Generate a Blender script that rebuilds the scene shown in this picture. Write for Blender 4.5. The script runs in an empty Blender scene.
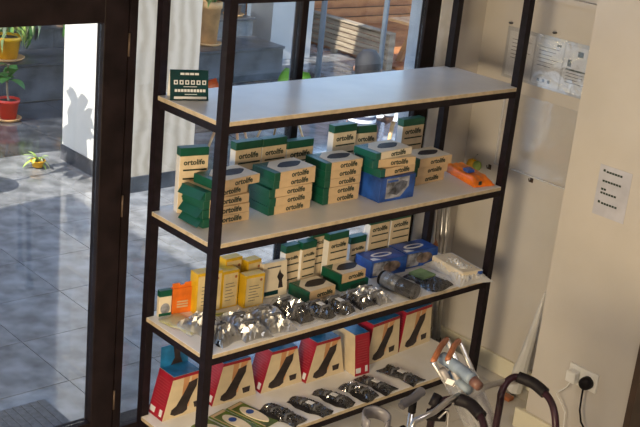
import bpy, bmesh, math, random
from mathutils import Vector, Matrix
random.seed(7)
SC = bpy.context.scene
COL = SC.collection

# ------------------------------------------------------------------ camera
cam_d = bpy.data.cameras.new('camera')
cam_d.sensor_width = 36.0
cam_d.lens = 1145.2383 * 36.0 / 640.0
cam = bpy.data.objects.new('camera', cam_d)
COL.objects.link(cam)
yaw, pitch, roll = .7502, .3343, .1030
fw = Vector((math.sin(yaw)*math.cos(pitch), math.cos(yaw)*math.cos(pitch), -math.sin(pitch)))
rt0 = Vector((math.cos(yaw), -math.sin(yaw), 0)); up0 = rt0.cross(fw)
rt = math.cos(roll)*rt0 + math.sin(roll)*up0
up = -math.sin(roll)*rt0 + math.cos(roll)*up0
m = Matrix((rt, up, -fw)).transposed().to_4x4()
m.translation = Vector((-2.3046, -3.0058, 2.5158))
cam.matrix_world = m
cam_d.clip_start = .05
SC.camera = cam

# ------------------------------------------------------------------ world, sun, lamps, exposure
world = bpy.data.worlds.new('world'); SC.world = world; world.use_nodes = True
wn = world.node_tree.nodes; wl = world.node_tree.links
bgn = wn['Background']
sky = wn.new('ShaderNodeTexSky'); sky.sky_type = 'NISHITA'; sky.sun_disc = False
sky.sun_elevation = math.radians(42); sky.sun_rotation = math.radians(-100)
sky.air_density = 1.0; sky.dust_density = 1.0; sky.ozone_density = 1.5
wl.new(sky.outputs[0], bgn.inputs[0]); bgn.inputs[1].default_value = 0.62

sun_d = bpy.data.lights.new('sun', 'SUN'); sun_d.energy = 9.5; sun_d.angle = math.radians(.55)
sun_d.color = (1.0, .93, .82)
sun = bpy.data.objects.new('sun', sun_d); COL.objects.link(sun)
sun.rotation_euler = Vector((.75, .12, -.66)).to_track_quat('-Z', 'Y').to_euler()

def area(name, loc, target, size, size_y, power, color):
    d = bpy.data.lights.new(name, 'AREA'); d.shape = 'RECTANGLE'; d.size = size; d.size_y = size_y
    d.energy = power; d.color = color
    o = bpy.data.objects.new(name, d); COL.objects.link(o); o.location = loc
    o.rotation_euler = (Vector(target)-Vector(loc)).to_track_quat('-Z', 'Y').to_euler()
    return o
area('ceiling_lamp_panel', (-.6, -2.9, 3.35), (-.6, -2.9, 0), 1.2, .6, 28, (1, .95, .93))
area('low_warm_fill', (-2.0, -1.5, 1.25), (1.1, -.2, .0), .9, .6, 86, (1, .80, .52))  # added warm fill light for the lower shelves and wall, no fixture there

SC.view_settings.view_transform = 'Standard'; SC.view_settings.look = 'None'
SC.view_settings.gamma = 1.0; SC.view_settings.use_curve_mapping = False
SC.view_settings.exposure = 0.0

# ------------------------------------------------------------------ materials
MATS = {}
def mat(name, col, rough=.5, metal=0.0, var=.06, scale=12.0, bump=0.0, bscale=60.0, spec=.5, col2=None, coat=0.0):
    if name in MATS: return MATS[name]
    M = bpy.data.materials.new(name); M.use_nodes = True
    N = M.node_tree.nodes; L = M.node_tree.links; b = N['Principled BSDF']
    tc = N.new('ShaderNodeTexCoord'); nz = N.new('ShaderNodeTexNoise')
    nz.inputs['Scale'].default_value = scale; nz.inputs['Detail'].default_value = 4
    L.new(tc.outputs['Object'], nz.inputs['Vector'])
    rp = N.new('ShaderNodeValToRGB'); L.new(nz.outputs['Fac'], rp.inputs['Fac'])
    c2 = col2 if col2 else tuple(max(0, c*(1-var*2)) for c in col)
    c1 = col if col2 else tuple(min(1, c*(1+var)) for c in col)
    rp.color_ramp.elements[0].position = .35; rp.color_ramp.elements[1].position = .65
    rp.color_ramp.elements[0].color = (*c2, 1); rp.color_ramp.elements[1].color = (*c1, 1)
    L.new(rp.outputs['Color'], b.inputs['Base Color'])
    b.inputs['Roughness'].default_value = rough; b.inputs['Metallic'].default_value = metal
    b.inputs['Specular IOR Level'].default_value = spec; b.inputs['Coat Weight'].default_value = coat
    if bump > 0:
        n2 = N.new('ShaderNodeTexNoise'); n2.inputs['Scale'].default_value = bscale; n2.inputs['Detail'].default_value = 3
        L.new(tc.outputs['Object'], n2.inputs['Vector'])
        bp = N.new('ShaderNodeBump'); bp.inputs['Strength'].default_value = bump; bp.inputs['Distance'].default_value = .01
        L.new(n2.outputs['Fac'], bp.inputs['Height']); L.new(bp.outputs['Normal'], b.inputs['Normal'])
    MATS[name] = M
    return M

def wave_mat(name, c1, c2, scale, axis='X', rough=.5, dist=2.0, detail=3.0, sharp=False):
    M = bpy.data.materials.new(name); M.use_nodes = True
    N = M.node_tree.nodes; L = M.node_tree.links; b = N['Principled BSDF']
    tc = N.new('ShaderNodeTexCoord'); w = N.new('ShaderNodeTexWave'); w.bands_direction = axis
    w.inputs['Scale'].default_value = scale; w.inputs['Distortion'].default_value = dist; w.inputs['Detail'].default_value = detail
    L.new(tc.outputs['Object'], w.inputs['Vector'])
    rp = N.new('ShaderNodeValToRGB'); L.new(w.outputs['Fac'], rp.inputs['Fac'])
    rp.color_ramp.elements[0].color = (*c1, 1); rp.color_ramp.elements[1].color = (*c2, 1)
    if sharp:
        rp.color_ramp.elements[0].position = .48; rp.color_ramp.elements[1].position = .56
    L.new(rp.outputs['Color'], b.inputs['Base Color']); b.inputs['Roughness'].default_value = rough
    MATS[name] = M
    return M

def glass_mat(name, tint=(.96, .98, .98), ior=1.45):
    M = bpy.data.materials.new(name); M.use_nodes = True
    N = M.node_tree.nodes; L = M.node_tree.links
    for n in list(N):
        if n.type == 'BSDF_PRINCIPLED': N.remove(n)
    tr = N.new('ShaderNodeBsdfTransparent'); tr.inputs[0].default_value = (*tint, 1)
    gl = N.new('ShaderNodeBsdfGlossy'); gl.inputs['Roughness'].default_value = .01
    lw = N.new('ShaderNodeLayerWeight'); lw.inputs['Blend'].default_value = .5
    pw = N.new('ShaderNodeMath'); pw.operation = 'POWER'; pw.inputs[1].default_value = 5
    ma = N.new('ShaderNodeMath'); ma.operation = 'MULTIPLY_ADD'; ma.inputs[1].default_value = .96; ma.inputs[2].default_value = .04
    mx = N.new('ShaderNodeMixShader')
    L.new(lw.outputs['Facing'], pw.inputs[0]); L.new(pw.outputs[0], ma.inputs[0])      # Schlick reflection, same from both sides
    L.new(ma.outputs[0], mx.inputs[0]); L.new(tr.outputs[0], mx.inputs[1]); L.new(gl.outputs[0], mx.inputs[2])
    L.new(mx.outputs[0], N['Material Output'].inputs[0]); MATS[name] = M
    return M

def film_mat(name, tint=(1, 1, 1), milk=.12, gloss=.28, rough=.12, bscale=45, bump=.8):
    """clear polythene: mostly see-through, some gloss, a little milky"""
    M = bpy.data.materials.new(name); M.use_nodes = True
    N = M.node_tree.nodes; L = M.node_tree.links
    for n in list(N):
        if n.type == 'BSDF_PRINCIPLED': N.remove(n)
    tr = N.new('ShaderNodeBsdfTransparent'); tr.inputs[0].default_value = (*tint, 1)
    gl = N.new('ShaderNodeBsdfGlossy'); gl.inputs['Roughness'].default_value = rough
    df = N.new('ShaderNodeBsdfDiffuse'); df.inputs[0].default_value = (.85, .86, .88, 1)
    tc = N.new('ShaderNodeTexCoord'); nz = N.new('ShaderNodeTexNoise'); nz.inputs['Scale'].default_value = bscale
    nz.inputs['Detail'].default_value = 3; nz.inputs['Distortion'].default_value = 1.2
    L.new(tc.outputs['Object'], nz.inputs['Vector'])
    bp = N.new('ShaderNodeBump'); bp.inputs['Strength'].default_value = bump; bp.inputs['Distance'].default_value = .015
    L.new(nz.outputs['Fac'], bp.inputs['Height']); L.new(bp.outputs['Normal'], gl.inputs['Normal'])
    m1 = N.new('ShaderNodeMixShader'); m1.inputs[0].default_value = gloss
    m2 = N.new('ShaderNodeMixShader'); m2.inputs[0].default_value = milk
    L.new(tr.outputs[0], m1.inputs[1]); L.new(gl.outputs[0], m1.inputs[2])
    L.new(m1.outputs[0], m2.inputs[1]); L.new(df.outputs[0], m2.inputs[2])
    L.new(m2.outputs[0], N['Material Output'].inputs[0]); MATS[name] = M
    return M

black_metal = mat('black_metal', (.010, .006, .009), .5, .0, .2, 30, .05, spec=.2)
frame_metal = mat('frame_metal', (.013, .008, .009), .55, .0, .2, 10, .04, spec=.15)
board_white = mat('board_white', (.80, .775, .74), .32, 0, .03, 6)
board_edge = mat('board_edge', (.50, .40, .27), .5, 0, .1, 30)
wall_paint = mat('wall_paint', (.56, .52, .475), .75, 0, .03, 3, .06, 90)
skirt_paint = mat('skirt_paint', (.72, .67, .52), .45, 0, .03, 5)
floor_in = mat('floor_in', (.60, .56, .51), .3, 0, .06, 4)
grout = mat('grout', (.22, .21, .20), .9, 0, .1, 20)
cream = mat('cream_card', (.60, .43, .25), .55, 0, .05, 20)
cream2 = mat('pale_card', (.76, .66, .50), .5, 0, .04, 20)
whitec = mat('white_card', (.78, .77, .76), .45, 0, .03, 20)
green = mat('green_print', (.003, .078, .045), .4, 0, .1, 15)
teal = mat('teal_print', (.003, .035, .040), .6, 0, .12, 15, spec=.2)
ink = mat('ink', (.012, .03, .02), .5, 0, .1, 40)
ink_grey = mat('ink_grey', (.10, .10, .11), .6, 0, .1, 40)
redp = mat('red_print', (.33, .008, .025), .45, 0, .12, 18)
bluep = mat('blue_print', (.02, .19, .45), .4, 0, .35, 9)
blueb = mat('blue_carton', (.02, .085, .37), .35, 0, .25, 14)
greyph = mat('grey_photo', (.30, .31, .36), .45, 0, .4, 22)
yellowc = mat('yellow_card', (.70, .43, .015), .4, 0, .08, 20)
orangec = mat('orange_card', (.72, .16, .015), .45, 0, .1, 20)
orangep = mat('orange_plastic', (.85, .20, .015), .28, 0, .15, 14, .3, 25)
flesh = mat('flesh_print', (.60, .30, .14), .5, 0, .12, 14)
sockb = mat('sock_black', (.030, .020, .020), .6, 0, .3, 20)
brace = mat('brace_black', (.012, .010, .012), .75, 0, .4, 30, .5, 80, spec=.3)
silver = mat('aluminium', (.55, .54, .54), .3, 1.0, .06, 20)
greyplast = mat('grey_plastic', (.12, .115, .13), .4, 0, .1, 20)
bluegrey = mat('blue_grey_foam', (.19, .24, .31), .55, 0, .12, 25)
rust_pad = mat('rust_rubber', (.36, .12, .045), .5, 0, .15, 20)
maroon = mat('maroon_tube', (.022, .006, .012), .4, 0, .2, 20, spec=.3)
rubber = mat('black_rubber', (.007, .005, .007), .6, 0, .2, 40, spec=.2)
film = film_mat('clear_film', milk=.02, gloss=.13, rough=.12, bscale=14, bump=.25)
film_grey = film_mat('silver_film', milk=.07, gloss=.36, rough=.30, bscale=9, bump=.15)
film_milk = film_mat('milky_film', milk=.45, gloss=.12, rough=.25, bscale=18, bump=.5)
glass = glass_mat('window_glass')
paper = mat('paper', (.68, .68, .70), .7, 0, .02, 20)
plug_white = mat('plug_white', (.78, .77, .74), .3, 0, .02, 20)
plaster_w = mat('plaster_white', (.46, .445, .425), .8, 0, .03, 4, .1, 50)
stone = wave_mat('travertine', (.40, .33, .25), (.54, .46, .37), 3.2, 'X', .8, 6, 4)
slate = mat('slate', (.060, .062, .072), .30, 0, .35, 5, .12, 40)
granite = mat('granite', (.215, .215, .22), .08, 0, .22, 7, .02, 30, spec=.6)
granite_g = mat('granite_joint', (.19, .19, .19), .7, 0, .1, 20)
wood_o = wave_mat('cedar', (.30, .10, .03), (.46, .18, .06), 2.0, 'Z', .55, 8, 3)
wood_g = wave_mat('weathered_wood', (.20, .15, .105), (.30, .24, .17), 3.0, 'Z', .7, 6, 3)
wood_t = wave_mat('pale_cedar', (.42, .20, .08), (.58, .32, .14), 2.0, 'X', .55, 6, 3)
wood_leg = wave_mat('beech', (.55, .33, .15), (.68, .45, .24), 3.0, 'Z', .5, 4, 2)
terracotta = mat('terracotta', (.62, .34, .14), .7, 0, .12, 9)
pot_red = mat('pot_red', (.62, .035, .018), .4, 0, .08, 9)
pot_yel = mat('pot_yellow', (.78, .40, .01), .4, 0, .08, 9)
soil = mat('soil', (.05, .035, .025), .95, 0, .3, 30, .6)
leaf_g = mat('leaf_green', (.07, .20, .04), .45, 0, .3, 8)
leaf_l = mat('leaf_light', (.30, .42, .10), .45, 0, .3, 8)
leaf_c = mat('leaf_cream', (.55, .58, .30), .45, 0, .3, 8)
mat_grey = mat('doormat', (.11, .11, .115), .85, 0, .15, 60, .5, 200)
steel_bl = mat('painted_post', (.14, .17, .21), .4, 0, .08, 10)
skin_m = mat('skin', (.22, .11, .07), .5, 0, .08, 15)
hair_m = mat('hair', (.012, .010, .012), .6, 0, .3, 60, .6, 150)
jeans = mat('jeans', (.10, .13, .20), .85, 0, .2, 60)
shirt = wave_mat('striped_shirt', (.06, .07, .12), (.72, .72, .76), 6.5, 'Z', .85, .6, 1, True)
brown_trim = mat('brown_timber', (.055, .030, .018), .5, 0, .15, 10)

# ------------------------------------------------------------------ mesh helpers
def v(*a): return Vector(a)
class B:
    def __init__(s): s.bm = bmesh.new()
    def box(s, x0, x1, y0, y1, z0, z1):
        vs = [s.bm.verts.new(p) for p in ((x0,y0,z0),(x1,y0,z0),(x1,y1,z0),(x0,y1,z0),(x0,y0,z1),(x1,y0,z1),(x1,y1,z1),(x0,y1,z1))]
        for f in ((0,3,2,1),(4,5,6,7),(0,1,5,4),(1,2,6,5),(2,3,7,6),(3,0,4,7)): s.bm.faces.new([vs[i] for i in f])
        return s
    def hexa(s, pts):
        vs = [s.bm.verts.new(p) for p in pts]
        for f in ((0,3,2,1),(4,5,6,7),(0,1,5,4),(1,2,6,5),(2,3,7,6),(3,0,4,7)): s.bm.faces.new([vs[i] for i in f])
        return s
    def prism(s, poly, z0, z1, fn=None):
        """poly in (a,b), extruded z0..z1; fn maps (a,b,c)->xyz"""
        fn = fn or (lambda a, b, c: (a, b, c))
        lo = [s.bm.verts.new(fn(a, b, z0)) for a, b in poly]; hi = [s.bm.verts.new(fn(a, b, z1)) for a, b in poly]
        n = len(poly)
        s.bm.faces.new(lo[::-1]); s.bm.faces.new(hi)
        for i in range(n): s.bm.faces.new((lo[i], lo[(i+1)%n], hi[(i+1)%n], hi[i]))
        return s
    def tube(s, pts, r, n=10, closed=False):
        pts = [Vector(p) for p in pts]; rr = r if isinstance(r, (list, tuple)) else [r]*len(pts)
        rings = []; prev = None
        for i, p in enumerate(pts):
            t = (pts[min(i+1, len(pts)-1)]-pts[max(i-1, 0)]).normalized()
            if prev is None:
                a = Vector((0,0,1)) if abs(t.z) < .9 else Vector((1,0,0))
                nx = t.cross(a).normalized()
            else: nx = (prev-t*prev.dot(t)).normalized()
            prev = nx; ny = t.cross(nx)
            rings.append([s.bm.verts.new(p+rr[i]*(math.cos(2*math.pi*k/n)*nx+math.sin(2*math.pi*k/n)*ny)) for k in range(n)])
        for i in range(len(rings)-1):
            for k in range(n): s.bm.faces.new((rings[i][k], rings[i][(k+1)%n], rings[i+1][(k+1)%n], rings[i+1][k]))
        s.bm.faces.new(rings[0][::-1]); s.bm.faces.new(rings[-1])
        return s
    def lathe(s, prof, n=24, c=(0,0,0)):
        """prof: (r,z) list, closed at ends when r==0"""
        rings = []
        for r, z in prof:
            if r <= 1e-6: rings.append([s.bm.verts.new((c[0], c[1], c[2]+z))])
            else: rings.append([s.bm.verts.new((c[0]+r*math.cos(2*math.pi*k/n), c[1]+r*math.sin(2*math.pi*k/n), c[2]+z)) for k in range(n)])
        for a, b in zip(rings, rings[1:]):
            for k in range(n):
                if len(a) == 1 and len(b) == 1: continue
                if len(a) == 1: s.bm.faces.new((a[0], b[k], b[(k+1)%n]))
                elif len(b) == 1: s.bm.faces.new((a[k], a[(k+1)%n], b[0]))
                else: s.bm.faces.new((a[k], a[(k+1)%n], b[(k+1)%n], b[k]))
        return s
    def mesh(s, name, material, smooth=False, bevel=0.0):
        if bevel > 0:
            bmesh.ops.bevel(s.bm, geom=[e for e in s.bm.edges], offset=bevel, segments=1, affect='EDGES', clamp_overlap=True)
        bmesh.ops.recalc_face_normals(s.bm, faces=s.bm.faces)
        me = bpy.data.meshes.new(name); s.bm.to_mesh(me); s.bm.free()
        me.materials.append(material)
        if smooth: me.polygons.foreach_set('use_smooth', [True]*len(me.polygons))
        return me
def obj(name, me, parent=None, loc=(0,0,0), rot=(0,0,0)):
    o = bpy.data.objects.new(name, me); COL.objects.link(o); o.location = loc; o.rotation_euler = rot
    if parent: o.parent = parent
    return o
def part(name, b, material, parent, smooth=False, bevel=0.0, loc=(0,0,0), rot=(0,0,0)):
    return obj(name, b.mesh(name, material, smooth, bevel), parent, loc, rot)
def thing(name, label, cat, loc=(0,0,0), rotz=0.0, group=None, rot=None):
    o = bpy.data.objects.new(name, None); COL.objects.link(o); o.location = loc
    o.rotation_euler = rot if rot else (0,0,rotz); o.empty_display_size = .05
    o['label'] = label; o['category'] = cat
    if group: o['group'] = group
    return o
def tag(o, label, cat, group=None):
    o['label'] = label; o['category'] = cat
    if group: o['group'] = group
    return o
def struct(name, b, material, smooth=False, bevel=0.0):
    o = part(name, b, material, None, smooth, bevel); o['kind'] = 'structure'; return o
def arc(pts, n=6):
    """smooth Catmull-Rom through points"""
    P_ = [Vector(p) for p in pts]; out = []
    for i in range(len(P_)-1):
        p0, p1, p2, p3 = P_[max(i-1, 0)], P_[i], P_[i+1], P_[min(i+2, len(P_)-1)]
        for k in range(n):
            t = k/n
            out.append(.5*((2*p1)+(-p0+p2)*t+(2*p0-5*p1+4*p2-p3)*t*t+(-p0+3*p1-3*p2+p3)*t**3))
    out.append(P_[-1]); return out
TXT = {}
def text_mesh(s, size, material, bold=.012):
    key = (s, size, material.name)
    if key in TXT: return TXT[key]
    cu = bpy.data.curves.new('lettering', 'FONT'); cu.body = s; cu.size = size; cu.align_x = 'CENTER'; cu.align_y = 'CENTER'
    cu.offset = bold*size; cu.extrude = .0003; cu.resolution_u = 2
    t = bpy.data.objects.new('lettering', cu)
    me = bpy.data.meshes.new_from_object(t); bpy.data.objects.remove(t)
    me.materials.clear(); me.materials.append(material); TXT[key] = me
    return me

# ------------------------------------------------------------------ room shell
FZ = 0.0
struct('floor', B().box(-4.2, 1.95, -6, .48, -.12, -.012), grout)
fl = bpy.data.objects['floor']
tile = B().box(.0015, .5985, .0015, .5985, -.012, 0).mesh('tile', floor_in)
for i in range(-2, 4):
    for j in range(-3, 1):
        x0 = -.018+.6*i; y0 = -.12+.6*j
        if x0+.6 > 1.95 or y0+.6 > .49: continue
        obj('tile', tile, fl, (x0, y0, 0))
struct('floor_plain', B().box(-4.2, 1.95, -6, -1.925, -.012, 0).box(-4.2, -1.222, -1.922, .48, -.012, 0)
       .box(-1.219, 1.95, .482, .49, -.012, 0).box(1.785, 1.95, -1.922, .48, -.012, 0), floor_in)
struct('wall_right', B().box(1.89, 2.05, -6, .62, -.12, 3.6), wall_paint)
struct('wall_pillar', B().box(1.56, 1.889, -.83, -.335, 0, 3.6), wall_paint)
struct('wall_window_side', B().box(1.66, 1.889, .50, .62, 0, 3.6), wall_paint)
struct('trim_1', B().box(1.578, 1.659, .495, .62, 0, 2.75), mat('jamb_white', (.74, .74, .76), .5))
struct('trim_2', B().box(1.54, 1.888, -.86, -.831, 0, 2.6), brown_trim)
struct('trim_3', B().box(1.872, 1.8895, -.334, .49, 1.835, 1.86), wall_paint)
struct('wall_above_window', B().box(-4.2, 1.659, .50, .62, 2.76, 3.6), wall_paint)
struct('wall_left', B().box(-4.2, -4.05, -6, .62, 0, 3.6), wall_paint)
struct('wall_back', B().box(-4.05, 1.889, -6.1, -5.95, 0, 3.6), wall_paint)
struct('wall_window_left', B().box(-4.05, -1.35, .50, .62, 0, 2.76), wall_paint)
struct('ceiling', B().box(-4.2, 2.05, -6.1, .62, 3.6, 3.75), wall_paint)
struct('baseboard_right', B().box(1.872, 1.8895, -.334, .4995, 0.0005, .098), skirt_paint, bevel=.003)
struct('baseboard_pillar', B().box(1.54, 1.5595, -.83, -.29, 0.0005, .095).box(1.5605, 1.872, -.334, -.315, 0.0005, .095), skirt_paint, bevel=.003)
struct('baseboard_window', B().box(1.66, 1.87, .482, .4995, 0.0005, .098), skirt_paint, bevel=.003)

# window wall: frame members, panes (inner face at y=.50)
wf = struct('window_1', B().box(-.063, -.030, .50, .60, 0, 2.75), frame_metal)          # hinge-side post
def member(name, x0, x1, z0, z1, y0=.50, y1=.60): return part(name, B().box(x0, x1, y0, y1, z0, z1), frame_metal, wf, bevel=.002)
member('mullion', .752, .786, 0, 2.75, .50, .545)
part('mullion_fin', B().box(.758, .780, .5455, .556, 0, 2.75), mat('anodised_blue', (.10, .12, .16), .4), wf)
member('mullion', 1.487, 1.577, 0, 2.75, .50, .535)
part('frame_lit_side', B().box(1.487, 1.577, .5355, .60, 0, 2.75), mat('daylit_frame_grey', (.36, .40, .46), .4), wf)  # outer side of the dark frame; daylight on it painted as lighter grey
member('bottom_rail', -.0295, .7515, 0, .075); member('bottom_rail', .7865, 1.4865, 0, .075)
member('head_rail', -.0295, .7515, 1.85, 1.93); member('head_rail', .7865, 1.4865, 1.85, 1.93)
member('head_rail', -1.27, -.0635, 1.98, 2.05)
member('top_rail', -1.27, -.0635, 2.69, 2.75); member('top_rail', -.0295, .7515, 2.69, 2.75); member('top_rail', .7865, 1.4865, 2.69, 2.75)
member('mullion', -1.345, -1.271, 0, 2.75)
def pane(x0, x1, z0, z1): part('pane', B().box(x0, x1, .515, .520, z0, z1), glass, wf)
pane(-.0295, .7515, .076, 1.849); pane(.7865, 1.4865, .076, 1.849)
pane(-.0295, .7515, 1.931, 2.689); pane(.7865, 1.4865, 1.931, 2.689); pane(-1.27, -.0635, 2.051, 2.689)
# door leaf
dr = struct('door_1', B().box(-.165, -.066, .503, .555, .012, 1.975), frame_metal, bevel=.002)
part('stile', B().box(-1.265, -1.165, .503, .555, .012, 1.975), frame_metal, dr, bevel=.002)
part('door_rail', B().box(-1.1645, -.1655, .503, .555, 1.745, 1.975), frame_metal, dr, bevel=.002)
part('door_rail', B().box(-1.1645, -.1655, .503, .555, .012, .135), frame_metal, dr, bevel=.002)
part('pane', B().box(-1.1645, -.1655, .526, .532, .136, 1.744), glass, dr)
for z in (1.62, 1.0, .17):
    part('hinge', B().tube([(-.0645, .497, z), (-.0645, .497, z+.085)], .0045, 8), mat('hinge_brass', (.13, .09, .065), .5, .5), dr, True)
part('door_handle', B().tube([(-1.2, .5, .95), (-1.2, .44, .95), (-1.2, .44, 1.25), (-1.2, .5, 1.25)], .012), silver, dr, True)

# ------------------------------------------------------------------ shelving rack
S0, S1, S2, S3, S4 = 1.943, 1.4944, 1.0457, .6078, .17
W, D, P = 1.6, .424, .0334
rack = thing('shelving_rack', 'tall black metal shelving rack with white boards standing in front of the window', 'shelf rack')
post = B().box(0, P, 0, P, .008, 2.02).mesh('post', black_metal)
for x in (0, W-P):
    for y in (0, D-P):
        po = obj('post', post, rack, (x, y, 0))
        part('foot_cap', B().box(-.002, P+.002, -.002, P+.002, 0.0003, .02), rubber, po)
e = .0006
for z in (S0, S1, S2, S3, S4):
    poly = [(P+e, 0), (W-P-e, 0), (W-P-e, P+e), (W, P+e), (W, D-P-e), (W-P-e, D-P-e), (W-P-e, D), (P+e, D), (P+e, D-P-e), (0, D-P-e), (0, P+e), (P+e, P+e)]
    bd = part('shelf_board', B().prism(poly, z-.016, z-.0012), board_white, rack)
    part('edge_band', B().box(P+.001, W-P-.001, -.0012, -.0001, z-.0158, z-.0015).box(-.0012, -.0001, P+.001, D-P-.001, z-.0158, z-.0015), board_edge, bd)
    part('board_top', B().prism([(a, b) for a, b in poly], z-.0012, z), board_white, bd)
    hb = .028
    for y in (.001, D-.026): part('beam', B().box(P+e, W-P-e, y, y+.025, z-.0165-hb, z-.0165), black_metal, rack)
    for x in (.001, W-.026): part('beam', B().box(x, x+.025, P+e, D-P-e, z-.0165-hb, z-.0165), black_metal, rack)

# ------------------------------------------------------------------ cartons with green ends
BW, BH, BT = .13, .235, .035      # face width, length, thickness
GRP = 'cream and green cartons on the rack'
def standing(x, y, z, label, w=BW, h=BH, t=BT, rz=0.0, lean=0.0, side=None, lines=3, g=.032, txt=True, body=None):
    """upright carton, front face towards -Y at local y=0"""
    t_ = thing('carton', label, 'box', (x, y, z+.0006+t*math.sin(lean)), 0, GRP, rot=(-lean, 0, rz))
    part('card_body', B().box(0, w, 0, t, 0, h-g), body or mat('buff_card', (.69, .56, .38), .55, 0, .05, 20), t_, bevel=.0008)
    part('green_band', B().box(-.0004, w+.0004, -.0004, t+.0004, h-g, h), green, t_, bevel=.0008)
    if txt: obj('lettering', text_mesh('ortolife', w*.25, ink, .03), t_, (w*.5, -.0006, h-g-.026), (math.pi/2, 0, 0))
    for i in range(lines):
        zz = h-g-.058-.034*i
        if zz < .02: break
        part('print_line', B().box(w*.12, w*.95, -.0008, .0002, zz, zz+.006), ink, t_)
    part('white_side', B().box(-.0008, .0002, .001, t-.001, .002, h-g-.002), whitec, t_)
    return t_
def lying(x, y, z, label, l=.215, d=BW, t=BT, rz=0.0, top=False, ge=.03, open_end=False, body=None, endm=None):
    """carton lying flat, long side to the front, green end on its -X end"""
    t_ = thing('carton', label, 'box', (x, y, z+.0006), rz, GRP)
    part('card_body', B().box(ge, l, 0, d, 0, t-.0008), body or cream, t_, bevel=.0008)
    part('green_end', B().box(0, ge, -.0004, d+.0004, 0, t-.0006), endm or green, t_, bevel=.0008)
    obj('lettering', text_mesh('ortolife', .030, ink, .03), t_, (l*.62, -.0006, t*.5), (math.pi/2, 0, 0))
    if open_end:
        part('end_flap', B().hexa([(-.022, .004, t*.15), (0, .004, t-.0025), (0, d-.004, t-.0025), (-.022, d-.004, t*.15),
                                   (-.022, .004, t*.15+.0015), (0, .004, t-.001), (0, d-.004, t-.001), (-.022, d-.004, t*.15+.0015)]), green, t_)
    if top:
        part('top_label', B().box(ge+.003, l-.003, .003, d-.003, t-.0008, t-.0003), cream2, t_)
        part('picture', B().prism([(l*.62+.062*math.cos(a)*(1+.25*math.sin(2*a)), d*.52+.03*math.sin(a)) for a in [k*math.pi/9 for k in range(18)]], t-.0003, t+.0001), sockb, t_)
        part('green_corner', B().prism([(ge, d-.004), (ge+.05, d-.004), (ge, d-.05)], t-.0003, t+.0001), green, t_)
    return t_
ORD = ['lowest', 'second', 'third', 'fourth', 'fifth']
def stack(x, y, z, n, where, tops, **k):
    for i in range(n):
        o = ORD[i]
        pos = 'topmost' if i == n-1 else (o + (' carton from the bottom' if i else ' carton'))
        lab = ('%s carton of the stack %s' % (pos, where)) if i == n-1 else ('%s in the stack %s' % (pos, where))
        dx, dy, rz = tops.get(i, (random.uniform(-.004, .004), random.uniform(-.004, .004), random.uniform(-.02, .02)))
        lying(x+dx, y+dy, z+BT*i, lab, rz=rz, top=(i == n-1), open_end=(i in k.get('flaps', ())), l=k.get('l', .215))
# shelf two
standing(.075, .335, S2, 'upright cream carton with green top leaning beside the leftmost stack', h=.255, w=.115, rz=-.20, lines=4)
stack(.066, .158, S2, 5, 'beside the lone upright carton', {2: (-.002, .002, .02), 3: (.000, -.005, .12), 4: (.045, -.012, .10)}, flaps=(0, 1, 3))
stack(.374, .155, S2, 5, 'in front of three upright cartons', {4: (.004, -.012, .05), 3: (.012, .0, .03)}, flaps=())
stack(.652, .160, S2, 5, 'between the middle stack and the blue carton', {4: (.0, .0, -.03)}, l=.195)
for i, (x, zt) in enumerate(((.342, 1.297), (.475, 1.296), (.604, 1.272))):
    standing(x, .345, S2, 'upright cream carton behind the stacks, %s of three' % ('the end one with white side', 'the middle one', 'the shorter end one')[i], w=(.128, .122, .138)[i], h=zt-S2-.008, lines=2)
standing(.842, .335, S2, 'upright pale carton with green top behind the blue carton stack', w=.128, h=.262, body=cream2)
standing(.985, .325, S2, 'tilted pale carton with its top flap open behind the blue carton', w=.115, h=.235, lean=.18, rz=-.12, body=cream2, lines=1)
standing(1.262, .345, S2, 'upright cream carton with green top near the rack end beside the window jamb', w=.132, h=.245)
# blue carton with two cartons on top
t_ = thing('blue_carton', 'blue printed carton with photo front under two cartons on the second shelf', 'box', (.887, .078, S2+.0006), -.01)
part('card_body', B().box(0, .20, 0, .135, 0, .105), blueb, t_, bevel=.001)
part('photo', B().prism([(.035, .012), (.12, .012), (.165, .055), (.165, .098), (.035, .098)], -.0008, .0002, lambda a, b, c: (a, c, b)), greyph, t_)
part('product_shape', B().prism([(.05, .035), (.10, .022), (.15, .055), (.155, .075), (.12, .085), (.08, .065)], -.0014, -.0006, lambda a, b, c: (a, c, b)), mat('slate_photo', (.11, .12, .16), .5, 0, .4, 30), t_)
part('print_line', B().box(.04, .10, -.0014, -.0006, .082, .090), blueb, t_)
lying(.885, .085, S2+.106, 'cream carton with teal end resting directly on the blue carton', rz=.04, l=.21, endm=mat('teal_end', (.004, .095, .078), .4))
lying(.862, .112, S2+.106+BT, 'open cream carton crowning the pile on the blue carton', rz=-.14, l=.22, top=True, endm=MATS['teal_end'])
lying(.870, .105, S2+.106+2*BT, 'white topped carton with green flap above the pile on the blue carton', rz=.06, l=.22, d=.125, t=.03, top=True, endm=MATS['teal_end'], body=cream2)
for i in range(3):
    lying(1.17+.006*i, .175, S2+BT*1.15*i, '%s carton of the low pile between blue carton and orange packet' % ('bottom', 'middle', 'top')[i], rz=(.06, .02, -.03)[i], t=BT*1.15, l=.225, top=(i == 2))
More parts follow.
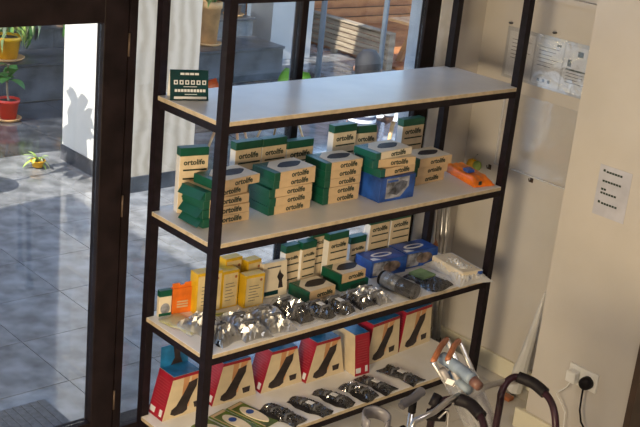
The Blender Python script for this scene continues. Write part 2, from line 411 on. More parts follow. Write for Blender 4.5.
# orange packet
t_ = thing('orange_packet', 'orange plastic packet with blue label lying on the second shelf by the rack end', 'packet', (1.437, .045, S2+.0006), 0)
bmx = B()
nx_, ny_ = 14, 18
def pk(u, w_):
    x = u*.115+w_*.075; y = -.02*u+w_*.275
    edge = min(1, 6*min(u, 1-u))*min(1, 6*min(w_, 1-w_))
    return x, y, 0.005+.028*edge**.5+.005*math.sin(23*u+3)*math.sin(9*w_)*edge
top = [[bmx.bm.verts.new(pk(i/nx_, j/ny_)) for j in range(ny_+1)] for i in range(nx_+1)]
bot = [[bmx.bm.verts.new((*pk(i/nx_, j/ny_)[:2], 0)) for j in range(ny_+1)] for i in range(nx_+1)]
for i in range(nx_):
    for j in range(ny_):
        bmx.bm.faces.new((top[i][j], top[i+1][j], top[i+1][j+1], top[i][j+1])); bmx.bm.faces.new((bot[i][j], bot[i][j+1], bot[i+1][j+1], bot[i+1][j]))
rim = [(i, 0) for i in range(nx_)]+[(nx_, j) for j in range(ny_)]+[(i, ny_) for i in range(nx_, 0, -1)]+[(0, j) for j in range(ny_, 0, -1)]
for (a, b_), (c, d_) in zip(rim, rim[1:]+rim[:1]): bmx.bm.faces.new((bot[a][b_], bot[c][d_], top[c][d_], top[a][b_]))
part('wrapper', bmx, orangep, t_, True)
part('blue_label', B().hexa([(.045, .085, .036), (.085, .080, .036), (.098, .12, .036), (.058, .125, .036), (.045, .085, .0475), (.085, .080, .0475), (.098, .12, .0475), (.058, .125, .0475)]), blueb, t_)
part('black_mark', B().box(.028, .044, -.0035, .001, .008, .024), ink, t_)

# shelf one: tent card
t_ = thing('tent_card', 'dark teal folded sign card with white symbols standing on the empty top shelf', 'sign', (.002, .317, S1+.0006), math.atan2(-.053, .13))
w, h = .141, .107
part('front_panel', B().hexa([(0, 0, 0), (w, 0, 0), (w, .0012, 0), (0, .0012, 0), (0, .028, h), (w, .028, h), (w, .0292, h), (0, .0292, h)]), teal, t_)
part('back_panel', B().hexa([(0, .056, 0), (w, .056, 0), (w, .0572, 0), (0, .0572, 0), (0, .0294, h), (w, .0294, h), (w, .0306, h), (0, .0306, h)]), whitec, t_)
fm = lambda a, b, c: (a*w, b*h*.262-c, b*h)
def stick(name, u0, u1, v0, v1, m_, par=t_, lift=.0009):
    return part(name, B().prism([(u0, v0), (u1, v0), (u1, v1), (u0, v1)], .0001, lift, fm), m_, par)
for k in range(4): stick('heading', .27+.125*k, .375+.125*k, .83, .90, ink_grey if 0 else paper)
for k in range(6):
    s_ = stick('symbol_tile', .10+.148*k, .20+.148*k, .52, .66, paper)
    stick('symbol', .128+.148*k, .172+.148*k, .555, .625, teal, s_, .0014)
for k in range(10): stick('small_tile', .12+.082*k, .185+.082*k, .28, .37, paper)
stick('caption', .35, .70, .44, .46, paper); stick('caption', .38, .70, .19, .21, paper)
stick('white_strip', .10, .95, .05, .13, paper)

# shelf three, back row
t_ = thing('green_carton', 'small green and white carton next to the orange carton on the third shelf', 'box', (.043, .372, S3+.0006), -.15)
part('card_body', B().box(0, .052, 0, .02, 0, .082), cream2, t_, bevel=.0006)
part('green_band', B().box(-.0003, .0523, -.0003, .0203, .082, .108), green, t_)
part('photo', B().prism([(.026+.02*math.cos(a), .03+.024*math.sin(a)) for a in [k*math.pi/8 for k in range(16)]], -.0008, .0002, lambda a, b, c: (a, c, b)), greyph, t_)
part('green_foot', B().box(0, .052, -.0009, .0001, 0, .012), green, t_)
t_ = thing('orange_carton', 'slim orange carton with a notched hanging tab on the third shelf', 'box', (.1, .366, S3+.0006), -.16)
part('card_body', B().box(0, .083, 0, .022, 0, .108), orangec, t_, bevel=.0006)
part('hanging_tab', B().prism([(.0, .108), (.083, .108), (.083, .128), (.055, .128), (.05, .119), (.034, .119), (.03, .128), (0, .128)], .006, .008, lambda a, b, c: (a, c, b)), orangec, t_)
for k in range(3): part('print_line', B().box(.02, .068, -.0008, .0002, .025+.011*k, .031+.011*k), cream, t_)
YG = 'yellow and cream cartons on the third shelf'
def yellow(x, y, w, h, d, label, rz=0, lines=6, z=S3):
    t_ = thing('yellow_carton', label, 'box', (x, y, z+.0006), rz, YG)
    part('card_body', B().box(0, w, 0, d, 0, h), yellowc, t_, bevel=.001)
    part('front_print', B().box(.006, w-.006, -.0008, .0002, .006, h-.012), mat('straw_card', (.70, .56, .30), .5, 0, .08, 16), t_)
    for k in range(lines): part('print_line', B().box(w*.2, w*(.55+.3*((k*37) % 10)/10), -.0014, -.0006, h*.2+k*h*.09, h*.2+k*h*.09+.0025), ink_grey, t_)
    part('seal', B().prism([(w*.8+.006*math.cos(a), h*.82+.006*math.sin(a)) for a in [k*math.pi/5 for k in range(10)]], -.0016, -.0008, lambda a, b, c: (a, c, b)), rust_pad, t_)
    return t_
yellow(.178, .318, .118, .172, .052, 'large yellow edged carton beside the slim orange carton', -.08)
yellow(.299, .312, .080, .160, .052, 'narrow yellow edged carton pressed against the large yellow one', -.03)
yellow(.350, .365, .085, .185, .045, 'tall yellow carton standing behind the other yellow cartons', 0, 3)
yellow(.384, .272, .095, .140, .045, 'short yellow edged carton in front of the photo carton', -.06)
yellow(.448, .345, .075, .165, .045, 'yellow carton with flat top behind the short yellow one', .05, 3)
t_ = thing('photo_carton', 'pale carton with a small figure in black leaning beside the yellow cartons', 'box', (.508, .300, S3+.0042), 0, rot=(-.12, 0, -.04))
part('card_body', B().box(0, .122, 0, .028, 0, .15), cream2, t_, bevel=.0008)
part('figure', B().prism([(.075, .035), (.10, .035), (.095, .07), (.105, .085), (.09, .10), (.085, .115), (.078, .10), (.07, .085), (.08, .065)], -.0008, .0002, lambda a, b, c: (a, c, b)), sockb, t_)
part('green_foot', B().box(.004, .075, -.0009, .0001, .010, .028), teal, t_)
part('heading', B().box(.02, .09, -.0008, .0002, .125, .131), ink_grey, t_)
standing(.640, .335, S3, 'slim upright carton next to the leaning photo carton', w=.082, h=.200, rz=.05)
standing(.722, .325, S3, 'slim upright carton second from the leaning photo carton', w=.082, h=.205, rz=.05)
standing(.800, .355, S3, 'upright carton standing back behind the slim pair on the third shelf', w=.10, h=.235, rz=.03)
standing(.865, .318, S3, 'broad upright carton behind the lying open carton on the third shelf', w=.115, h=.222, rz=.02)
standing(1.175, .386, S3, 'upright carton behind the blue dispenser next to the slim cartons', w=.125, h=.222, rz=.01)
standing(1.31, .386, S3, 'upright carton behind the blue dispenser nearest the white bag', w=.125, h=.222, rz=.01)
standing(1.06, .384, S3, 'short carton peeking out beside the blue dispenser', w=.095, h=.150, lines=1)
lying(.845, .208, S3+.0366, 'green sided cream carton lying on top of a dark green one', l=.155, d=.115, t=.043, rz=.03, top=True, ge=.012)
lying(.855, .205, S3, 'dark green sided carton underneath another carton on the third shelf', l=.16, d=.12, t=.036, rz=.0, ge=.04, body=green)
lying(.648, .185, S3, 'cream carton with printed lid lying before the slim upright pair', l=.16, d=.118, t=.05, rz=.04, top=True, ge=.012)
def dispenser(x, y, rz, label):
    t_ = thing('glove_dispenser', label, 'box', (x, y, S3+.0006), rz, 'blue dispensers on the third shelf')
    part('card_body', B().box(0, .205, 0, .115, 0, .078), blueb, t_, bevel=.001)
    part('white_panel', B().prism([(.012, .008), (.085, .008), (.105, .07), (.012, .07)], -.0008, .0002, lambda a, b, c: (a, c, b)), greyph, t_)
    part('photo', B().prism([(.12+.05*math.cos(a), .04+.026*math.sin(a)) for a in [k*math.pi/8 for k in range(16)]], -.0012, -.0002, lambda a, b, c: (a, c, b)), mat('brown_photo', (.20, .15, .13), .5, 0, .4, 25), t_)
    part('opening', B().prism([(.10+.06*math.cos(a), .058+.022*math.sin(a)) for a in [k*math.pi/8 for k in range(16)]], .0775, .0786), whitec, t_)
    part('opening_rim', B().prism([(.10+.045*math.cos(a), .058+.011*math.sin(a)) for a in [k*math.pi/8 for k in range(16)]], .0784, .0792), blueb, t_)
    part('top_flash', B().prism([(.015, .01), (.06, .01), (.04, .035), (.015, .035)], .0775, .0784), whitec, t_)
dispenser(1.075, .255, -.08, 'blue glove dispenser box beside the lying open carton')
dispenser(1.290, .258, -.05, 'blue glove dispenser box beside the white bagged packet')

# ------------------------------------------------------------------ bagged goods
def crumple(w, l, h, seed, n=26, flat=.002, spread=1.0, rough=1.0):
    """closed crinkled pillow bag, footprint w x l centred on the origin, resting on z=0"""
    rnd = random.Random(seed); ph = [(rnd.uniform(8, 26)*rnd.choice((-1, 1)), rnd.uniform(8, 26), rnd.uniform(0, 6.28), rnd.uniform(.4, 1)) for _ in range(9)]
    b = B(); k = n; ny = max(10, int(n*l/w)); ny = min(ny, 40)
    def H(u, t):
        e_ = max(0, (1-abs(2*u-1)**2.6))*max(0, (1-abs(2*t-1)**3.0))
        c = 0
        for fx, fy, p, a in ph: c += a*(1-abs(math.sin(fx*u+fy*t*l/w+p)))
        return flat+h*e_**.6*(.62+.10*(c-2.6)*rough)
    ex = lambda u, t: (1+.13*math.sin(7*t+seed)+.06*math.sin(17*t+2*seed)-.14*math.cos(math.pi*t+seed*.7))
    T = [[b.bm.verts.new(((i/k-.5)*w*ex(i/k, j/ny), (j/ny-.5)*l*(1+.05*math.sin(6*i/k+seed)), max(flat, H(i/k, j/ny)))) for j in range(ny+1)] for i in range(k+1)]
    Bt = [[b.bm.verts.new((T[i][j].co.x, T[i][j].co.y, .0004)) for j in range(ny+1)] for i in range(k+1)]
    for i in range(k):
        for j in range(ny):
            b.bm.faces.new((T[i][j], T[i+1][j], T[i+1][j+1], T[i][j+1])); b.bm.faces.new((Bt[i][j], Bt[i][j+1], Bt[i+1][j+1], Bt[i+1][j]))
    rim = [(i, 0) for i in range(k)]+[(k, j) for j in range(ny)]+[(i, ny) for i in range(k, 0, -1)]+[(0, j) for j in range(ny, 0, -1)]
    for (a, c), (d_, e_) in zip(rim, rim[1:]+rim[:1]): b.bm.faces.new((Bt[a][c], Bt[d_][e_], T[d_][e_], T[a][c]))
    return b
def bag(x, y, z, w, l, h, rz, seed, label, film_m=None, group='bagged black braces', inner=.75, tagw=True, strap=True, bm_=None):
    t_ = thing('bagged_brace', label, 'bag', (x, y, z+.0006), rz, group)
    part('film', crumple(w, l, h, seed, 11 if film_m else 14, rough=1.6 if film_m else 1.2), film_m or film, t_, False)
    part('brace', crumple(w*inner, l*inner, h*.72, seed+50, 18, .003, rough=1.4), bm_ or brace, t_, True)
    if strap:
        for s_ in (-.2, .15):
            part('strap', B().tube([(-w*.36, l*s_, .004), (-w*.2, l*(s_+.03), h*.62), (w*.1, l*(s_-.03), h*.70), (w*.36, l*(s_+.02), .004)], .006, 6), ink_grey, t_, True)
    if tagw:
        part('paper_tag', B().box(-.012, .012, -.016, .016, h*.60, h*.60+.002), whitec, t_)
    return t_
BG3 = 'clear bags along the front of the third shelf'
bag(.140, .160, S3, .125, .25, .080, .15, 1, 'shiny silvery bag at the end of the shelf beside the flat pale packet', film_grey, BG3, .88, False)
bag(.272, .125, S3, .125, .22, .078, -.08, 2, 'shiny crumpled bag of dark straps below the short yellow carton', film_grey, BG3, .88, False)
bag(.398, .125, S3, .120, .22, .080, -.12, 3, 'glossy crumpled bag with a flat corner below the photo carton', film_grey, BG3, .8, False)
bag(.520, .135, S3, .115, .22, .092, .15, 4, 'bulging clear bag of black braces below the slim upright cartons', film, BG3, .85)
bag(.635, .090, S3, .105, .165, .066, .1, 5, 'clear bag of black straps in front of the printed lid carton', film, BG3, .8)
bag(.735, .085, S3, .10, .165, .064, .08, 6, 'clear bag of black straps between two other strap bags', film, BG3, .8)
bag(.845, .095, S3, .10, .165, .062, .08, 8, 'clear bag of black straps before the green sided carton', film, BG3, .8)
bag(.940, .100, S3, .092, .165, .062, .05, 9, 'clear bag of black straps touching the rolled black brace', film_grey, BG3, .8)
bag(.760, .155, S3, .10, .07, .035, -.1, 10, 'small bag with beige spotted contents behind the strap bags', film, BG3, .8, False, False, mat('beige_print', (.45, .34, .20), .6, 0, .5, 60, col2=(.06, .05, .04)))
# flat pale packet
t_ = thing('pale_packet', 'flat pale green and yellow packet in film on the third shelf corner', 'packet', (.092, .270, S3+.0006), .22)
part('card', crumple(.10, .17, .012, 21, 14), mat('pale_green_print', (.50, .48, .20), .4, 0, .3, 14, col2=(.60, .58, .42)), t_, True)
part('film', crumple(.12, .20, .018, 22, 14), film, t_)
t_ = thing('green_sachet', 'flat green edged sachet tucked under the silvery bags', 'packet', (.285, .245, S3+.0006), -.3)
part('card', B().box(-.06, .06, -.03, .03, 0, .004), mat('lime_print', (.50, .52, .18), .4, 0, .3, 20), t_)
part('green_edge', B().box(-.0605, .0605, -.0305, -.02, 0, .0045).box(-.0605, .0605, .012, .018, 0, .0046), green, t_)
# rolled black brace
t_ = thing('rolled_brace', 'rolled black brace in a clear sleeve with white paper band', 'brace', (1.075, .075, S3+.0006), .08)
sp = []
for k in range(60):
    a = k*.36; r_ = .008+.0305*k/60
    sp.append((r_*math.cos(a), r_*math.sin(a)))
part('roll', B().tube([(0, -.085, .036), (0, .10, .036)], .0345, 22), brace, t_, True)
part('coil', B().tube([(x, -.0865, .036+z) for x, z in sp], .0018, 5), ink_grey, t_, True)
part('paper_band', B().tube([(0, .00, .0375), (0, .085, .0375)], .0357, 22), mat('silver_paper', (.20, .22, .27), .3, 0, .3, 20), t_, True)
part('film', B().tube([(0, -.10, .038), (0, -.06, .038), (0, .06, .038), (0, .12, .038)], [.034, .0372, .0375, .012], 18), film, t_)
# green labelled dark pack and white bagged packet
t_ = thing('bagged_pack', 'dark flat pack with a green card in clear film beside the rolled brace', 'packet', (1.285, .105, S3+.0006), .12)
part('pad', crumple(.13, .20, .026, 31, 18), brace, t_, True)
part('green_card', B().box(-.045, .045, -.01, .075, .022, .030), mat('sage_print', (.24, .36, .16), .5, 0, .2, 14), t_)
part('film', crumple(.16, .23, .038, 32), film, t_)
t_ = thing('white_bagged_packet', 'white and cream packet in cloudy film overhanging the rack corner', 'packet', (1.482, .108, S3+.0006), -.14); t_.scale = (1.1, 1.0, 1.25)
part('card_body', B().box(-.05, .05, -.10, .12, .003, .040), cream2, t_, bevel=.003)
part('side_panel', B().box(.0505, .056, -.10, .12, .004, .039), whitec, t_)
part('blue_mark', B().box(-.02, .0, -.1025, -.1, .008, .022), blueb, t_)
part('blue_mark', B().box(.03, .055, -.1025, -.1, .018, .036), blueb, t_)
part('film', crumple(.155, .265, .062, 33), film_milk, t_)

# ------------------------------------------------------------------ sock boxes, bottom shelf
SG = 'sock boxes along the bottom shelf'
def sock_box(x, y, rz, label, w=.238, d=.10, h=.185, ins=.052, header=True):
    t_ = thing('sock_box', label, 'box', (x, y, S4+.0006), rz, SG)
    tr = [(0, 0), (w, 0), (w-ins, h), (ins, h)]
    body = part('card_body', B().prism(tr, 0, d, lambda a, b, c: (a, c, b)), mat('tan_card', (.66, .54, .36), .5, 0, .04, 20), t_)
    sl = lambda b: ins*b/h
    f2 = lambda lift0, lift1: None
    def side(name, y0, y1, z0, z1, m_, o=.0008, par=t_):
        return part(name, B().hexa([(sl(z0)-o, y0, z0), (sl(z0)+.0003, y0, z0), (sl(z0)+.0003, y1, z0), (sl(z0)-o, y1, z0),
                                    (sl(z1)-o, y0, z1), (sl(z1)+.0003, y0, z1), (sl(z1)+.0003, y1, z1), (sl(z1)-o, y1, z1)]), m_, par)
    sd = side('red_side', .0, d, .0005, h, redp)
    for k in range(10): side('print_line', .012, d-.012, h*.30+k*h*.06, h*.30+k*h*.06+.003, mat('faint_print', (.38, .05, .06), .5), .0013, sd)
    side('white_code', d*.6, d*.95, .012, .035, paper, .0013, sd); side('white_code', d*.12, d*.3, .012, .04, paper, .0013, sd)
    part('red_band', B().prism([(sl(h*.93), h*.93), (w-sl(h*.93), h*.93), (w-ins, h), (ins, h)], -.0008, .0002, lambda a, b, c: (a, c, b)), redp, t_)
    q = lambda pts, lift, m_, name: part(name, B().prism([(w*a, h*b) for a, b in pts], -lift, .0002, lambda a, b, c: (a, c, b)), m_, t_)
    q([(.43, .93), (.55, .93), (.52, .70), (.44, .45), (.40, .45)], .0010, flesh, 'leg_print')
    q([(.60, .93), (.76, .93), (.66, .74), (.58, .74)], .0010, flesh, 'knee_print')
    q([(.50, .17), (.56, .20), (.58, .33), (.53, .42), (.48, .40)], .0010, flesh, 'hand_print')
    q([(.54, .78), (.72, .83), (.71, .66), (.60, .42), (.53, .24), (.53, .12), (.44, .06), (.26, .05), (.17, .11), (.19, .21), (.29, .28), (.38, .44), (.47, .62)], .0013, sockb, 'sock_print')
    q([(.66, .26), (.84, .27), (.83, .13), (.69, .12)], .0013, sockb, 'heel_cup_print')
    q([(.09, .05), (.12, .05), (.12, .10), (.09, .10)], .0008, paper, 'mark') if 0 else None
    top = part('blue_top', B().box(ins+.002, w-ins-.002, .002, d-.002, h, h+.001), bluep, t_)
    if header:
        hd = part('blue_header', B().box(ins, w-ins, d-.004, d-.001, h+.001, h+.092), bluep, t_)
        part('figure', B().prism([(w*.42, h), (w*.68, h), (w*.62, h+.03), (w*.60, h+.085), (w*.46, h+.085), (w*.50, h+.03)], d-.0052, d-.0038, lambda a, b, c: (a, c, b)), sockb, hd)
    return t_
for i, (x, y, rz, lab) in enumerate(((.046, .313, .0, 'red and cream sock box at the open end of the bottom shelf row'),
        (.289, .308, -.03, 'red and cream sock box second from the row end with the flat insole packs'),
        (.532, .292, -.03, 'red and cream sock box between the second box and the bagged braces'),
        (.760, .262, .0, 'red and cream sock box tucked beside the box turned side on'),
        (1.112, .250, .08, 'red and cream sock box just past the box turned side on'),
        (1.346, .272, .06, 'red and cream sock box at the far row end by the wrapped poles'))):
    sock_box(x, y, rz, lab, w=.226, ins=.046 if i < 4 else .022, h=.185 if i < 4 else .20)
sock_box(1.078, .193, math.pi/2-.06, 'sock box turned so its red side faces out from the row', w=.222, d=.083, h=.19, ins=.03, header=False)

# insole packs and bags on the bottom shelf
for i, (x, y, rz) in enumerate(((.290, .150, .22), (.390, .165, .22))):
    t_ = thing('insole_pack', ('green bordered insole pack lying by the rack post', 'green bordered insole pack between its twin and the bagged braces')[i], 'packet', (x, y, S4+.0006), rz, 'flat insole packs')
    part('card', B().box(-.045, .045, -.105, .105, 0, .006), mat('olive_print', (.10, .16, .02), .35, 0, .3, 14), t_, bevel=.001)
    part('pale_border', B().box(-.040, .040, .085, .10, .006, .0066).box(-.041, -.036, -.1, .085, .006, .0066), cream, t_)
    part('insole', B().prism([(.028*math.cos(a)*(1+.15*math.sin(a)), -.01+.075*math.sin(a)) for a in [k*math.pi/10 for k in range(20)]], .006, .011), cream2, t_)
    part('blue_pad', B().prism([(.018*math.cos(a), .015+.016*math.sin(a)) for a in [k*math.pi/8 for k in range(16)]], .011, .0125), blueb, t_)
BG4 = 'bagged black braces on the bottom shelf'
t_ = thing('insole_pack', 'green bordered insole pack half hidden behind the rack post', 'packet', (.185, .140, S4+.0006), .22, 'flat insole packs')
part('card', B().box(-.045, .045, -.09, .09, 0, .006), MATS['olive_print'], t_, bevel=.001)
part('insole', B().prism([(.026*math.cos(a), -.01+.06*math.sin(a)) for a in [k*math.pi/10 for k in range(20)]], .006, .011), cream2, t_)
bag(.490, .100, S4, .095, .20, .042, .30, 41, 'clear bag with a black brace beside the insole packs', film, BG4, .97, False)
bag(.640, .095, S4, .085, .20, .034, .28, 42, 'clear bag with a black brace and white tag between two bagged braces', film, BG4, .97)
bag(.775, .095, S4, .085, .19, .034, .26, 43, 'clear bag with a black brace and pale label before the fourth sock box', film, BG4, .97)
bag(.905, .080, S4, .085, .17, .050, .20, 44, 'clear bag with a plump black brace in front of the turned sock box', film, BG4, .97, False)
bag(1.020, .092, S4, .080, .185, .034, .18, 45, 'long clear bag with a black strap lying by the turned sock box', film, BG4, .97)
bag(1.185, .098, S4, .090, .20, .036, .20, 46, 'clear bag with a black brace at the end near the crutches', film, BG4, .97)

# ------------------------------------------------------------------ right wall: papers, hooks, sleeve
t_ = thing('notice_sleeve', 'row of printed notices in a clear sleeve on the wall beside the rack', 'notice', (1.8895, .34, 1.455), -math.pi/2)
# local x runs along -Y, local y points to the wall (+X)
def wallp(name, x0, x1, z0, z1, m_, par, y=-.0012, th=.0006): return part(name, B().box(x0, x1, y-th, y, z0, z1), m_, par)
wallp('sleeve_back', -.01, .50, -.012, .225, mat('sleeve_grey', (.50, .50, .52), .4), t_, -.0003, .0008)
for i, (a, b_) in enumerate(((.005, .155), (.165, .318), (.328, .48))):
    pg = wallp('sheet', a, b_, .0, .207, paper, t_)
    for k in range(6 if i < 2 else 4):
        zz = .17-.017*k if i < 2 else .085-.014*k
        wallp('print_line', a+.02, b_-.02-.02*(k % 3), zz, zz+.003, ink_grey, pg, -.0019, .0003)
    if i == 1:
        for k in range(3): wallp('stamp', a+.03+.03*k, a+.044+.03*k, .014, .028, ink_grey, pg, -.0019, .0003)
        wallp('logo', b_-.04, b_-.015, .187, .197, ink, pg, -.0019, .0003)
    if i == 2:
        wallp('emblem', a+.068, a+.098, .165, .190, ink, pg, -.0019, .0003)
        wallp('portrait', a+.02, a+.04, .115, .145, ink, pg, -.0019, .0003)
        wallp('heading_bar', a+.015, a+.12, .098, .106, ink, pg, -.0019, .0003)
part('sleeve_front', B().box(-.01, .50, -.0035, -.003, -.012, .225), film, t_)
for n, (y, z) in enumerate(((.333, 1.695), (.081, 1.70))):
    tag(obj('wall_screw', B().tube([(1.89, y, z), (1.872, y, z), (1.868, y, z+.004)], .005, 8).mesh('wall_screw', ink_grey, True)), ('dark screw in the wall above the hidden first notice', 'dark screw in the wall above the middle notice')[n], 'screw')
t_ = thing('clear_pocket', 'empty clear plastic pocket hanging on the wall below the notices', 'wall pocket', (1.8895, .30, 1.03), -math.pi/2)
part('pocket_film', B().box(.0, .44, -.012, -.011, 0, .36), film_mat('pocket_film', milk=.03, gloss=.07, rough=.2, bscale=7, bump=.3), t_)
part('pocket_edge', B().box(.0, .44, -.014, -.0008, -.006, .0).box(-.006, 0, -.014, -.0008, -.006, .36), film_milk, t_)
for n, (y, z) in enumerate(((.08, 1.01), (.336, .998))):
    h_ = thing('wall_hook', ('small dark hook in the wall under the clear pocket', 'small brown hook on the wall behind the orange packet')[n], 'hook', (1.89, y, z))
    part('plate', B().box(-.004, -.0003, -.008, .008, -.012, .012), brown_trim, h_)
    part('hook', B().tube([(-.003, 0, 0), (-.02, 0, -.004), (-.026, 0, .01)], .003, 6), brown_trim, h_, True)
t_ = thing('keyring', 'yellow and green pompom keyring hanging on the wall behind the orange packet', 'keyring', (1.872, .42, .985))
part('pompom', B().lathe([(0, -.03), (.02, -.022), (.028, 0), (.02, .022), (0, .03)], 12, (0, .015, 0)), pot_yel, t_, True)
part('pompom', B().lathe([(0, -.025), (.017, -.018), (.022, 0), (.017, .018), (0, .025)], 12, (-.004, -.022, .004)), leaf_l, t_, True)
part('ring', B().tube([(0, .01, .02), (0, -.005, .05), (.016, -.003, .055)], .002, 6), silver, t_, True)

# pillar: notice, socket, plugs
t_ = thing('pillar_notice', 'grey printed notice stuck on the pillar above the socket', 'notice', (1.5598, -.487, 1.086), -math.pi/2)
pg = wallp('sheet', 0, .153, 0, .211, mat('notice_grey', (.50, .50, .56), .5), t_, -.0003, .0009)
wallp('logo', .018, .028, .184, .194, ink, pg); wallp('logo', .018, .028, .052, .062, ink, pg)
for (a, b_, z) in ((.034, .115, .182), (.022, .118, .142), (.022, .06, .108), (.022, .10, .092), (.034, .118, .050)):
    n_ = int((b_-a)/.013)
    for k in range(n_): wallp('lettering', a+k*.013, a+k*.013+.0105, z, z+.0085, ink, pg)
t_ = thing('wall_socket', 'white double wall socket low on the pillar', 'socket', (1.5598, -.523, .335), -math.pi/2)
part('face_plate', B().box(0, .146, -.010, 0, 0, .086), plug_white, t_, bevel=.002)
for x in (.030, .102):
    part('switch', B().box(x+.016, x+.028, -.0125, -.0105, .058, .075), plug_white, t_)
    part('slot', B().box(x+.008, x+.012, -.0115, -.0103, .04, .05), ink, t_)
pw = thing('white_plug', 'white charger plug with thin pale cable in the socket', 'plug', (1.549, -.558, .372))
part('plug_body', B().box(-.038, -.0003, -.025, .022, -.022, .028), plug_white, pw, bevel=.004)
part('cable', B().tube([(-.025, 0, -.020), (-.03, .01, -.05), (-.03, .045, -.09), (-.028, .055, -.105), (-.025, .03, -.13), (-.022, .0, -.17), (-.02, -.01, -.28), (-.02, -.01, -.366)], .0028, 6), plug_white, pw, True)
pb = thing('black_plug', 'black round plug with black cable in the socket', 'plug', (1.549, -.628, .372))
part('plug_body', B().tube([(-.0003, 0, 0), (-.022, 0, 0), (-.036, 0, -.002), (-.04, 0, -.002)], [.028, .028, .024, .012], 14), rubber, pb, True)
part('cable', B().tube([(-.03, 0, -.022), (-.032, -.002, -.06), (-.03, -.004, -.12), (-.03, -.02, -.17), (-.03, -.07, -.22), (-.03, -.13, -.25), (-.04, -.2, -.30), (-.05, -.25, -.366)], .0045, 6), rubber, pb, True)

# ------------------------------------------------------------------ wrapped poles and roll by the wall
t_ = thing('wrapped_crutches', 'bundle of metal crutches in clear wrap standing behind the rack end', 'crutches', (1.80, .45, 0))
for (x0, y0, x1, y1, m_) in ((.0, .0, -.10, -.01, silver), (.035, .005, -.06, -.005, silver), (-.045, .01, -.14, .0, brown_trim), (-.08, -.005, -.165, -.02, silver)):
    part('shaft', B().tube([(x0, y0, .003), (x1, y1, .92)], .011, 8), m_, t_, True)
    part('ferrule', B().tube([(x0, y0, .001), (x0*.98, y0, .05)], .016, 8), rubber, t_, True)
part('grip', B().tube([(-.13, -.03, .60), (-.10, .02, .62)], .016, 8), rust_pad, t_, True)
part('wrap', B().tube([(-.02, .0, .03), (-.05, -.005, .40), (-.11, -.008, .86)], [.06, .055, .05], 12), film, t_)
t_ = thing('wrapped_roll', 'slim tapered bundle in cloudy wrap leaning in the pillar corner', 'bundle', (1.78, -.10, 0))
part('wrap', B().tube(arc([(0, .0, .025), (.0, -.018, .15), (.012, -.038, .33), (.022, -.060, .55)], 4), [.036]*5+[.030, .027, .024, .021, .016, .011, .007, .004], 10), film_mat('cloudy_wrap', milk=.6, gloss=.15, rough=.25, bscale=25, bump=.6), t_, False)
for dx in (-.014, .012): part('rod', B().tube([(dx, .0, .010), (dx*.5+.012, -.036, .36)], .008, 8), silver, t_, True)
part('rubber_foot', B().box(-.085, -.045, -.04, .03, .0005, .022), rust_pad, t_, bevel=.004)

# ------------------------------------------------------------------ walking frame, crutches, sticks in the foreground
t_ = thing('walker', 'folded maroon walking frame with black grips standing in front of the rack', 'walker', (.3, -1.1, 0))
def wpt(p): return (p[0]-.3, p[1]+1.1, p[2])
fa = arc([wpt(p) for p in ((.392, -1.020, .012), (.388, -1.035, .40), (.378, -1.052, .78), (.385, -1.046, .845), (.420, -1.040, .878), (.455, -1.058, .885), (.470, -1.130, .872), (.462, -1.185, .852), (.445, -1.225, .80), (.440, -1.24, .70), (.455, -1.26, .35), (.47, -1.275, .012))])
part('side_tube', B().tube(fa, .0118, 10), maroon, t_, True)
part('hand_grip', B().tube(arc([wpt(p) for p in ((.450, -1.052, .886), (.468, -1.10, .881), (.470, -1.150, .868))]), .0185, 12), rubber, t_, True)
fb = arc([wpt(p) for p in ((.155, -.965, .012), (.150, -.970, .40), (.146, -.975, .74), (.150, -.980, .83), (.170, -.995, .855), (.215, -1.04, .862), (.20, -1.12, .85), (.175, -1.17, .80), (.165, -1.185, .70), (.16, -1.19, .35), (.16, -1.195, .012))])
part('side_tube', B().tube(fb, .0118, 10), maroon, t_, True)
part('hand_grip', B().tube(arc([wpt(p) for p in ((.195, -1.020, .864), (.213, -1.06, .862), (.203, -1.12, .850))]), .0195, 12), rubber, t_, True)
part('cross_tube', B().tube(arc([wpt(p) for p in ((.245, -1.02, .845), (.33, -1.02, .868), (.41, -1.035, .872), (.45, -1.05, .868))]), .010, 10), silver, t_, True)
part('cross_tube', B().tube([wpt((.150, -.978, .55)), wpt((.385, -1.04, .55))], .0115, 10), maroon, t_, True)
part('cross_tube', B().tube([wpt((.160, -1.188, .45)), wpt((.449, -1.254, .45))], .0115, 10), maroon, t_, True)
hub = part('fold_hub', B().tube([wpt((.135, -.965, .80)), wpt((.18, -1.0, .80))], .019, 12), rubber, t_, True)
part('knob', B().tube([wpt((.125, -.99, .845)), wpt((.15, -.985, .875))], .015, 10), rubber, t_, True)
part('latch', B().tube(arc([wpt(p) for p in ((.13, -.975, .82), (.15, -1.02, .85), (.19, -1.0, .84), (.17, -.96, .80))]), .007, 8), maroon, t_, True)
part('latch_spring', B().tube(arc([wpt(p) for p in ((.15, -1.0, .80), (.165, -1.02, .83), (.175, -1.02, .77))]), .004, 6), silver, t_, True)
for p in ((.392, -1.020), (.47, -1.275), (.155, -.965), (.16, -1.195)):
    part('rubber_foot', B().lathe([(0, .0004), (.021, .0004), (.019, .05), (0, .05)], 12, (p[0]-.3, p[1]+1.1, 0)), rubber, t_, True)

